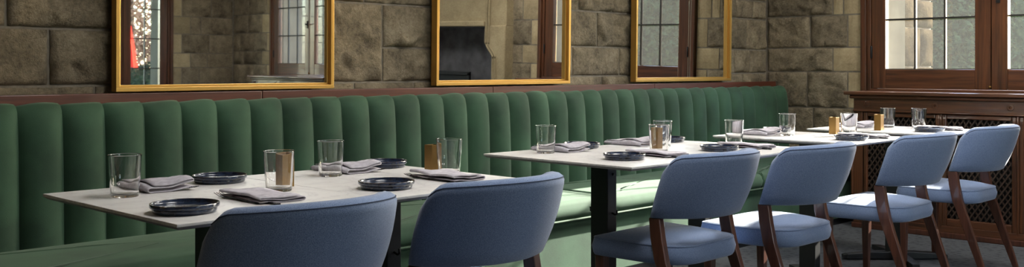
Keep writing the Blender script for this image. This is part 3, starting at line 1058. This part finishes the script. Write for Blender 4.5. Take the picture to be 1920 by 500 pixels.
# ------------------------------------------------------------------ chairs (facing +y, rear-leg tops at y = 0)
def make_chair():
    c = empty('dining_chair')
    corners = [(-0.20, -0.085), (0.20, -0.085), (0.232, 0.06), (0.245, 0.325), (-0.245, 0.325), (-0.232, 0.06)]
    o_ = densify(rounded_outline(corners, [0.11, 0.11, 0.05, 0.045, 0.045, 0.05], 7), 0.03)
    seat = cushion(o_, 0.378, 0.452, 0.018, 0.030, 0.006).build('seat', 'blue', c, smooth='all')
    rim = inset(o_, 0.0045)
    MB().tube([(q.x, q.y, 0.447) for q in rim], 0.0035, 6, closed=True).build('seat_piping', 'blue', seat, smooth=True)
    # curved shell backrest
    NUU, phm = 34, math.radians(68)
    th = 0.074
    rings = []
    zb, zt = 0.548, 0.800

    def shell(u, v, off):
        """u across, v up (0..1), off = offset to the inside."""
        hw = 0.257 + 0.012 * v
        R = hw / math.sin(phm)
        ph = u * phm
        x = (R - off) * math.sin(ph)
        y = -((R - off) * math.cos(ph) - R * math.cos(phm)) - 0.090 * v + 0.03
        return x, y
    seam_pts, seam2 = [], []
    for i in range(NUU + 1):
        u = -1 + 2 * i / NUU
        e = max(0.0, (abs(u) - 0.80) / 0.20)
        top = zt - 0.015 * u * u - 0.055 * e ** 2.6
        bot = zb
        thk = th * (1 - 0.35 * e ** 3)
        ring = []
        n_side, r = 6, thk * 0.5

        def pt(h, off):
            v = (h - zb) / (zt - zb)
            x, y = shell(u, v, off + (th - thk) * 0.5)
            return (x, y, h)
        # outside going up
        for k in range(n_side + 1):
            h = bot + 0.010 + (top - 0.034 - bot - 0.010) * k / n_side
            bul = -0.011 * math.sin(PI * (0.08 + 0.84 * k / n_side))
            ring.append(pt(h, bul))
        for k in range(1, 8):
            a = PI * k / 8
            ring.append(pt(top - 0.034 + 0.034 * math.sin(a), -0.0027 + (thk + 0.0027) * (1 - math.cos(a)) / 2))
        for k in range(n_side + 1):
            h = top - 0.034 - (top - 0.034 - bot - 0.010) * k / n_side
            bul = 0.006 * math.sin(PI * k / n_side)
            ring.append(pt(h, thk + bul))
        for k in range(1, 5):
            a = PI * k / 5
            ring.append(pt(bot + 0.010 - 0.010 * math.sin(a), thk * (1 + math.cos(a)) / 2))
        rings.append(ring)
        sx, sy, sz = pt(top - 0.034 + 0.034 * math.sin(PI * 0.22), -0.0030 + (thk + 0.0027) * (1 - math.cos(PI * 0.22)) / 2)
        seam_pts.append((sx, sy, sz))
    back = MB().loft(rings).build('backrest', 'blue', c, smooth='all')
    MB().tube(seam_pts[1:-1], 0.0016, 6).build('top_seam', 'seam', back, smooth=True)
    # rear legs: from the back shell, past the seat side, splayed to the rear
    for s in (-1, 1):
        rings = []
        for (y, z, dx, a_, b_) in ((0.018, 0.552, 0.002, 0.015, 0.024), (0.008, 0.48, 0.004, 0.015, 0.026), (-0.010, 0.40, 0.006, 0.015, 0.026),
                                   (-0.080, 0.20, 0.006, 0.0135, 0.021), (-0.150, 0.0, 0.006, 0.011, 0.015)):
            x = s * (0.226 + dx)
            rings.append([(x - a_, y - b_, z), (x + a_, y - b_, z), (x + a_, y + b_, z), (x - a_, y + b_, z)])
        MB().loft(rings[::-1]).build('leg', 'walnut', c, bevel=0.004)
        rings = []
        for (z, hw) in ((0.0, 0.0125), (0.20, 0.017), (0.380, 0.021)):
            x, y = s * 0.212, 0.287
            rings.append([(x - hw, y - hw, z), (x + hw, y - hw, z), (x + hw, y + hw, z), (x - hw, y + hw, z)])
        MB().loft(rings).build('leg', 'walnut', c, bevel=0.004)
    return c


CHAIRS = [  # x, y of rear-leg tops
    (1.335, 2.075, 0.0, 'blue tweed dining chair nearest the camera, seen mostly as its curved back'),
    (1.985, 2.095, 0.0, 'second blue tweed dining chair from the left, its seat just out of view'),
    (3.165, 2.145, 0.0, 'third blue tweed dining chair from the left, in front of the black table column'),
    (3.765, 2.05, 0.0, 'fourth blue tweed dining chair from the left, at the fourth table'),
    (4.72, 2.0, 0.0, 'fifth blue tweed dining chair from the left, with a sunlit seat'),
    (5.61, 2.0, 0.0, 'rightmost blue tweed dining chair, in front of the lattice grille'),
]
cproto = make_chair()
for i, (x, y, rz, lb) in enumerate(CHAIRS):
    c = cproto if i == 0 else copy_tree(cproto)
    c.location = (x, y, 0)
    c.rotation_euler = (0, 0, rz)
    tag(c, lb, 'chair', 'blue chairs along the tables')


# ------------------------------------------------------------------ tableware
def make_tumbler():
    h, rt, rb, t = 0.115, 0.0445, 0.0365, 0.0018
    pr = [(0.0005, 0.0), (rb - 0.002, 0.0), (rb, 0.0015), (rb + (rt - rb) * 0.5, h * 0.5), (rt - 0.0003, h - 0.002), (rt - t * 0.2, h - 0.0004), (rt - t * 0.5, h), (rt - t * 0.9, h - 0.0005),
          (rt - t, h - 0.002), (rb + (rt - rb) * 0.5 - t, h * 0.5), (rb - t + 0.0003, 0.013), (rb - t - 0.003, 0.0095), (0.0005, 0.009)]
    return MB().lathe(pr, 48).build('tumbler', 'glass', smooth='all')


def make_plate():
    pr = [(0.0005, 0.0015), (0.066, 0.0015), (0.067, 0), (0.0725, 0), (0.0752, 0.003), (0.0765, 0.008), (0.0760, 0.011), (0.0775, 0.0125), (0.0812, 0.0138), (0.0822, 0.016),
          (0.0822, 0.0215), (0.0815, 0.0232), (0.0802, 0.0235), (0.0790, 0.0225), (0.0785, 0.018), (0.076, 0.0140), (0.070, 0.0125), (0.0005, 0.012)]
    return MB().lathe(pr, 64).build('side_plate', 'plate', smooth=True)


def make_fork():
    """Along +y (tines at +y end), length 0.20."""
    mb = MB()
    rings = []
    for (y, hw, z, t) in ((-0.10, 0.0060, 0.002, 0.0018), (-0.06, 0.0055, 0.003, 0.0018), (-0.01, 0.0035, 0.006, 0.0016), (0.025, 0.0028, 0.007, 0.0015), (0.04, 0.0075, 0.005, 0.0013), (0.05, 0.0115, 0.0035, 0.0012), (0.058, 0.012, 0.004, 0.0012)):
        rings.append([(-hw, y, z - t), (hw, y, z - t), (hw, y, z + t), (-hw, y, z + t)])
    mb.loft(rings)
    for k in range(4):
        x = -0.0105 + 0.007 * k
        rr = []
        for (y, z, hw) in ((0.055, 0.004, 0.0018), (0.08, 0.0065, 0.0015), (0.105, 0.012, 0.0009)):
            rr.append([(x - hw, y, z - 0.001), (x + hw, y, z - 0.001), (x + hw, y, z + 0.001), (x - hw, y, z + 0.001)])
        mb.loft(rr)
    return mb.build('fork', 'cutlery', smooth=False, bevel=0.0006)


def make_knife():
    mb = MB()
    rings = []
    for (y, hw, t) in ((-0.11, 0.0055, 0.0025), (-0.06, 0.006, 0.003), (-0.005, 0.0045, 0.0025), (0.0, 0.0085, 0.001), (0.07, 0.0095, 0.0009), (0.10, 0.006, 0.0008), (0.112, 0.002, 0.0007)):
        rings.append([(-hw, y, 0.003 - t), (hw, y, 0.003 - t), (hw, y, 0.003 + t), (-hw, y, 0.003 + t)])
    return mb.loft(rings).build('knife', 'cutlery', bevel=0.0006)


def make_napkin(seed, lift):
    """Folded linen: a sheet folded three times (loops show at the ends), length along y."""
    rr = random.Random(seed)
    path = []
    W = 0.066
    rise = lambda x: 0.0042 * min(1.0, max(0.0, (-0.01 - x) / 0.03))     # the left side lies over the cutlery
    for k in range(9):
        x = -W + 2 * W * 0.93 * k / 8
        path.append((x, 0.0022 + rise(x)))
    cx, r = W * 0.86, 0.0036 + lift * 0.12
    for k in range(1, 7):
        a = -PI / 2 + PI * k / 7
        path.append((cx + (r + 0.004) * math.cos(a), 0.0022 + r + r * math.sin(a)))
    z2 = 0.0022 + 2 * r
    for k in range(9):
        x = cx - 2 * W * 0.90 * k / 8
        path.append((x, z2 + rise(x) - 0.002 * math.sin(PI * k / 8) * (0.4 if k > 4 else 1)))
    r2 = 0.0022
    ex, ez = path[-1]
    for k in range(1, 6):
        a = PI * k / 6
        path.append((ex - r2 * 1.4 * math.sin(a), ez + r2 - r2 * math.cos(a)))
    for k in range(9):
        x = ex + 2 * W * 0.84 * k / 8
        path.append((x, z2 + 2 * r2 + rise(x)))
    th = 0.0013
    nrm = []
    for i in range(len(path)):
        a, c = path[max(0, i - 1)], path[min(len(path) - 1, i + 1)]
        d = Vector((c[0] - a[0], c[1] - a[1])).normalized()
        nrm.append((-d.y, d.x))
    loop = [(path[i][0] + nrm[i][0] * th, path[i][1] + nrm[i][1] * th) for i in range(len(path))] + \
           [(path[i][0] - nrm[i][0] * th, path[i][1] - nrm[i][1] * th) for i in reversed(range(len(path)))]
    L, NY = 0.105, 16
    s1, s2 = rr.uniform(0, 6), rr.uniform(0, 6)
    rings = []
    for k in range(NY + 1):
        y = -L + 2 * L * k / NY
        ring = []
        for (x, z) in loop:
            wv = (z / 0.016) * (lift * 0.9 * max(0, math.sin(2.6 * (y / L) + s1 * 0.15 + x * 9)) + 0.0025 * math.sin(y * 34 + s2 + x * 16))
            ring.append((x + 0.002 * math.sin(y * 22 + s1) + 0.0012 * math.sin(y * 60 + z * 300), y + 0.004 * math.sin(x * 30 + s2), max(0.0012, z + wv)))
        rings.append(ring)
    return MB().loft(rings).build('napkin', 'linen', smooth='all')


def make_votive():
    o = empty('brass_holder')
    a, h = 0.020, 0.090
    mb = MB()
    for s, (x0, y0, x1, y1) in enumerate(((-a, -a, a, -a + 0.003), (-a, a - 0.003, a, a), (-a, -a + 0.003, -a + 0.003, a - 0.003), (a - 0.003, -a + 0.003, a, a - 0.003))):
        mb.box(x0, y0, 0, x1, y1, h)
    mb.box(-a + 0.003, -a + 0.003, 0, a - 0.003, a - 0.003, 0.004)
    mb.build('brass_tube', 'brass', o, bevel=0.0008)
    MB().box(-a + 0.0035, -a + 0.0035, 0.004, a - 0.0035, a - 0.0035, h - 0.012).build('insert_block', 'brass', o, bevel=0.001)
    return o


NAMES = {'1a': 'nearest table', '1b': 'second table from left', '2a': 'third table from left', '2b': 'fourth table from left',
         '3': 'fifth table from left', '4': 'farthest table'}
Z0 = TH_ + 0.0002
SET = [  # table, side, plate, glass, napkin (x, y, rz), fork (x, y), knife (x, y)
    ('1a', 'F', (1.142, 2.255), (1.53, 2.455), (1.405, 2.335, 0.0), (1.278, 2.335), (1.318, 2.275)),
    ('1b', 'F', (1.785, 2.285), (2.19, 2.465), (2.075, 2.345, 0.0), (1.925, 2.395), (1.985, 2.29)),
    ('2a', 'F', (3.00, 2.36), (3.36, 2.46), (3.225, 2.37, 0.0), (3.085, 2.42), (3.135, 2.32)),
    ('2b', 'F', (3.60, 2.32), (3.915, 2.445), (3.835, 2.33, 0.0), (3.70, 2.385), (3.75, 2.27)),
    ('3', 'F', (4.60, 2.21), (4.915, 2.375), (4.82, 2.25, 0.0), (4.70, 2.27), (4.745, 2.22)),
    ('4', 'F', (5.50, 2.19), (5.80, 2.37), (5.725, 2.22, 0.0), (5.60, 2.25), (5.645, 2.2)),
    ('1a', 'B', (1.52, 2.775), (1.165, 2.645), (1.30, 2.755, 0.0), (1.42, 2.735), (1.25, 2.80)),
    ('1b', 'B', (2.165, 2.785), (1.86, 2.675), (1.985, 2.765, 0.0), (2.085, 2.75), (1.93, 2.82)),
    ('2a', 'B', (3.30, 2.835), (2.99, 2.765), (3.12, 2.80, 0.0), (3.22, 2.79), (3.05, 2.83)),
    ('2b', 'B', (3.87, 2.78), (3.625, 2.635), (3.60, 2.79, 0.0), (3.79, 2.77), (3.59, 2.83)),
    ('3', 'B', (4.90, 2.78), (4.66, 2.59), (4.62, 2.75, 0.0), (4.80, 2.78), (4.56, 2.80)),
    ('4', 'B', (5.80, 2.72), (5.74, 2.53), (5.60, 2.68, 0.0), (5.70, 2.70), (5.53, 2.74)),
]
tumb, plt, frk, knf = make_tumbler(), make_plate(), make_fork(), make_knife()
naps = [make_napkin(3, 0.004), make_napkin(11, 0.016), make_napkin(19, 0.007)]
used = set()


def put(proto, x, y, z, rz, label, cat, group):
    o = proto
    if proto.name in used:
        o = proto.copy()
        COL.objects.link(o)
    used.add(proto.name)
    o.location = (x, y, z)
    o.rotation_euler = (0, 0, rz)
    tag(o, label, cat, group)
    return o


for i, (tk, side, pl_, g_, nk, fk, kf) in enumerate(SET):
    where = ('chair side of the ' if side == 'F' else 'banquette side of the ') + NAMES[tk]
    rz = 0.0 if side == 'F' else PI
    put(plt, pl_[0], pl_[1], Z0, random.uniform(0, 6), 'dark slate-blue side plate on the ' + where, 'plate', 'slate-blue side plates')
    put(tumb, g_[0], g_[1], Z0, random.uniform(0, 6), 'clear glass tumbler on the ' + where, 'glass', 'glass tumblers')
    pr = naps[0] if side == 'F' and i != 1 else (naps[2] if i == 1 else naps[1])
    put(pr, nk[0], nk[1], Z0, rz + nk[2], 'folded grey linen napkin on the ' + where, 'napkin', 'grey linen napkins')
    d_ = 1 if side == 'F' else -1
    fk = (nk[0] - 0.064 * d_, nk[1] + 0.02 * d_)
    kf = (nk[0] - 0.040 * d_, nk[1] - 0.035 * d_)
    put(frk, fk[0], fk[1], Z0, rz, 'dark metal fork on the ' + where, 'fork', 'dark forks')
    put(knf, kf[0], kf[1], Z0, rz, 'dark metal knife by the napkin on the ' + where, 'knife', 'dark knives')

vp = make_votive()
for i, (x, y, tk) in enumerate(((1.60, 2.535, '1a'), (2.195, 2.555, '1b'), (3.43, 2.525, '2b'), (4.95, 2.475, '3'), (5.42, 2.44, '4'))):
    o = vp if i == 0 else copy_tree(vp)
    o.location = (x, y, Z0)
    tag(o, 'square brass holder standing on the ' + NAMES[tk], 'holder', 'brass holders on the tables')

# ------------------------------------------------------------------ outdoors, seen through the windows and in the mirrors
tag(MB().box(X_END + WALL_T, -22, -0.5, 26, 16, -0.35).box(-10, -24, -0.5, X_END + WALL_T, Y_FRONT - WALL_T, -0.35).build('lawn', 'grass'),
    'lawn outside the windows', 'lawn', kind='structure')


def make_tree(x, y, r, h, label, mat, seed, n=5000, trunk=True):
    t = empty('tree', (x, y, -0.35))
    tag(t, label, 'tree', 'trees outside the windows')
    rr = random.Random(seed)
    vs_, fs = [], []
    for _ in range(n):
        while True:
            q = Vector((rr.uniform(-1, 1), rr.uniform(-1, 1), rr.uniform(-1, 1)))
            if 0.35 < q.length < 1: break
        q = Vector((q.x * r, q.y * r, h * 0.56 + q.z * h * 0.46))
        q += Vector((noise.noise(q * 1.3), noise.noise(q * 1.3 + Vector((5, 0, 0))), 0)) * 0.4
        s = rr.uniform(0.03, 0.065)
        a = Vector((rr.gauss(0, 1), rr.gauss(0, 1), rr.gauss(0, 1))).normalized()
        b_ = a.orthogonal().normalized()
        k = len(vs_)
        vs_ += [q - a * s, q + b_ * s * 0.5, q + a * s, q - b_ * s * 0.5]
        fs.append((k, k + 1, k + 2, k + 3))
    tag(MB().add(vs_, fs).build('foliage', mat, t), kind='stuff')
    if trunk:
        MB().tube([(0, 0, 0), (0.05, 0.02, h * 0.3), (0.0, 0.06, h * 0.7)], [0.14, 0.11, 0.05]).build('trunk', 'bark', t, smooth=True)
    return t


make_tree(12.5, 5.9, 1.9, 4.2, 'leafy green tree seen through the right-hand window', 'leaf', 1, 26000)
make_tree(12.5, -2.2, 1.8, 3.0, 'green tree reflected in the mirror closest to the corner', 'leaf', 3, 22000)
make_tree(9.0, -12.4, 2.2, 5.0, 'russet tree reflected at the left of the nearest mirror', 'autumn', 5, 24000)
make_tree(8.2, -8.6, 1.0, 1.5, 'low green shrub reflected below the russet tree', 'leaf', 6, 9000, trunk=False)


def make_hedge(x0, x1, y0, y1, h, label, seed, n=36000):
    t = empty('hedge', ((x0 + x1) / 2, (y0 + y1) / 2, -0.35))
    tag(t, label, 'hedge', 'hedges beyond the windows')
    a, b_ = (x1 - x0) / 2, (y1 - y0) / 2
    MB().box(-a + 0.25, -b_ + 0.25, 0, a - 0.25, b_ - 0.25, h - 0.3).build('hedge_core', 'leaf', t)
    rr = random.Random(seed)
    vs_, fs = [], []
    for _ in range(n):
        q = Vector((rr.uniform(-a, a), rr.uniform(-b_, b_), rr.uniform(0, h)))
        d = rr.choice((0, 1, 2, 3, 4))
        if d == 0: q.x = -a + rr.uniform(0, 0.3)
        if d == 1: q.x = -a + rr.uniform(-0.1, 0.25)
        if d == 2: q.y = b_ - rr.uniform(0, 0.3)
        if d == 3: q.y = -b_ + rr.uniform(0, 0.3)
        if d == 4: q.z = h + rr.uniform(-0.35, 0.1)
        q.x += 0.25 * noise.noise(q * 0.8)
        s_ = rr.uniform(0.04, 0.08)
        u_ = Vector((rr.gauss(0, 1), rr.gauss(0, 1), rr.gauss(0, 1))).normalized()
        v_ = u_.orthogonal().normalized()
        k = len(vs_)
        vs_ += [q - u_ * s_, q + v_ * s_ * 0.55, q + u_ * s_, q - v_ * s_ * 0.55]
        fs.append((k, k + 1, k + 2, k + 3))
    tag(MB().add(vs_, fs).build('foliage', 'leaf', t), kind='stuff')
    return t


make_hedge(18.5, 20.5, 4.2, 15.5, 5.2, 'tall dense hedge beyond the right-hand window', 21)
make_hedge(16.0, 17.5, -9.0, -2.2, 3.6, 'clipped hedge reflected in the mirror closest to the corner', 22)
make_hedge(14.0, 15.5, -19.0, -9.6, 4.4, 'long hedge reflected in the far window of the nearest mirror', 23)
pa = empty('parasol', (6.95, -8.0, -0.35))
tag(pa, 'closed red parasol reflected at the left of the nearest mirror', 'parasol')
MB().tube([(0, 0, 0), (0, 0, 2.6)], 0.022).build('pole', 'bark', pa, smooth=True)
rings = []
for (z, r) in ((1.35, 0.20), (1.6, 0.17), (2.1, 0.10), (2.55, 0.03)):
    rings.append([((r * (1 + 0.18 * (j % 2))) * math.cos(2 * PI * j / 16), (r * (1 + 0.18 * (j % 2))) * math.sin(2 * PI * j / 16), z) for j in range(16)])
MB().loft(rings).build('canopy', 'red', pa)

bt = empty('stone_buttress', (7.55, 3.22, -0.35))
tag(bt, 'sunlit rough stone buttress outside the right-hand window', 'buttress')
core = MB().box(0.01, 0.012, 0, 0.6, 0.8, 4.0).build('core', 'mortar', bt)
zc = 0
k = 0
while zc < 3.6:
    h_ = random.uniform(0.22, 0.34)
    e = 0.35 if k % 2 else 0.22
    for (a, c) in ((0.0, e), (e, 0.6)):
        add_stone(bt, a, c, zc, zc + h_, cell=0.04, deep=0.04, mat='weathered')
    zc += h_
    k += 1
print('objects', len(bpy.data.objects))
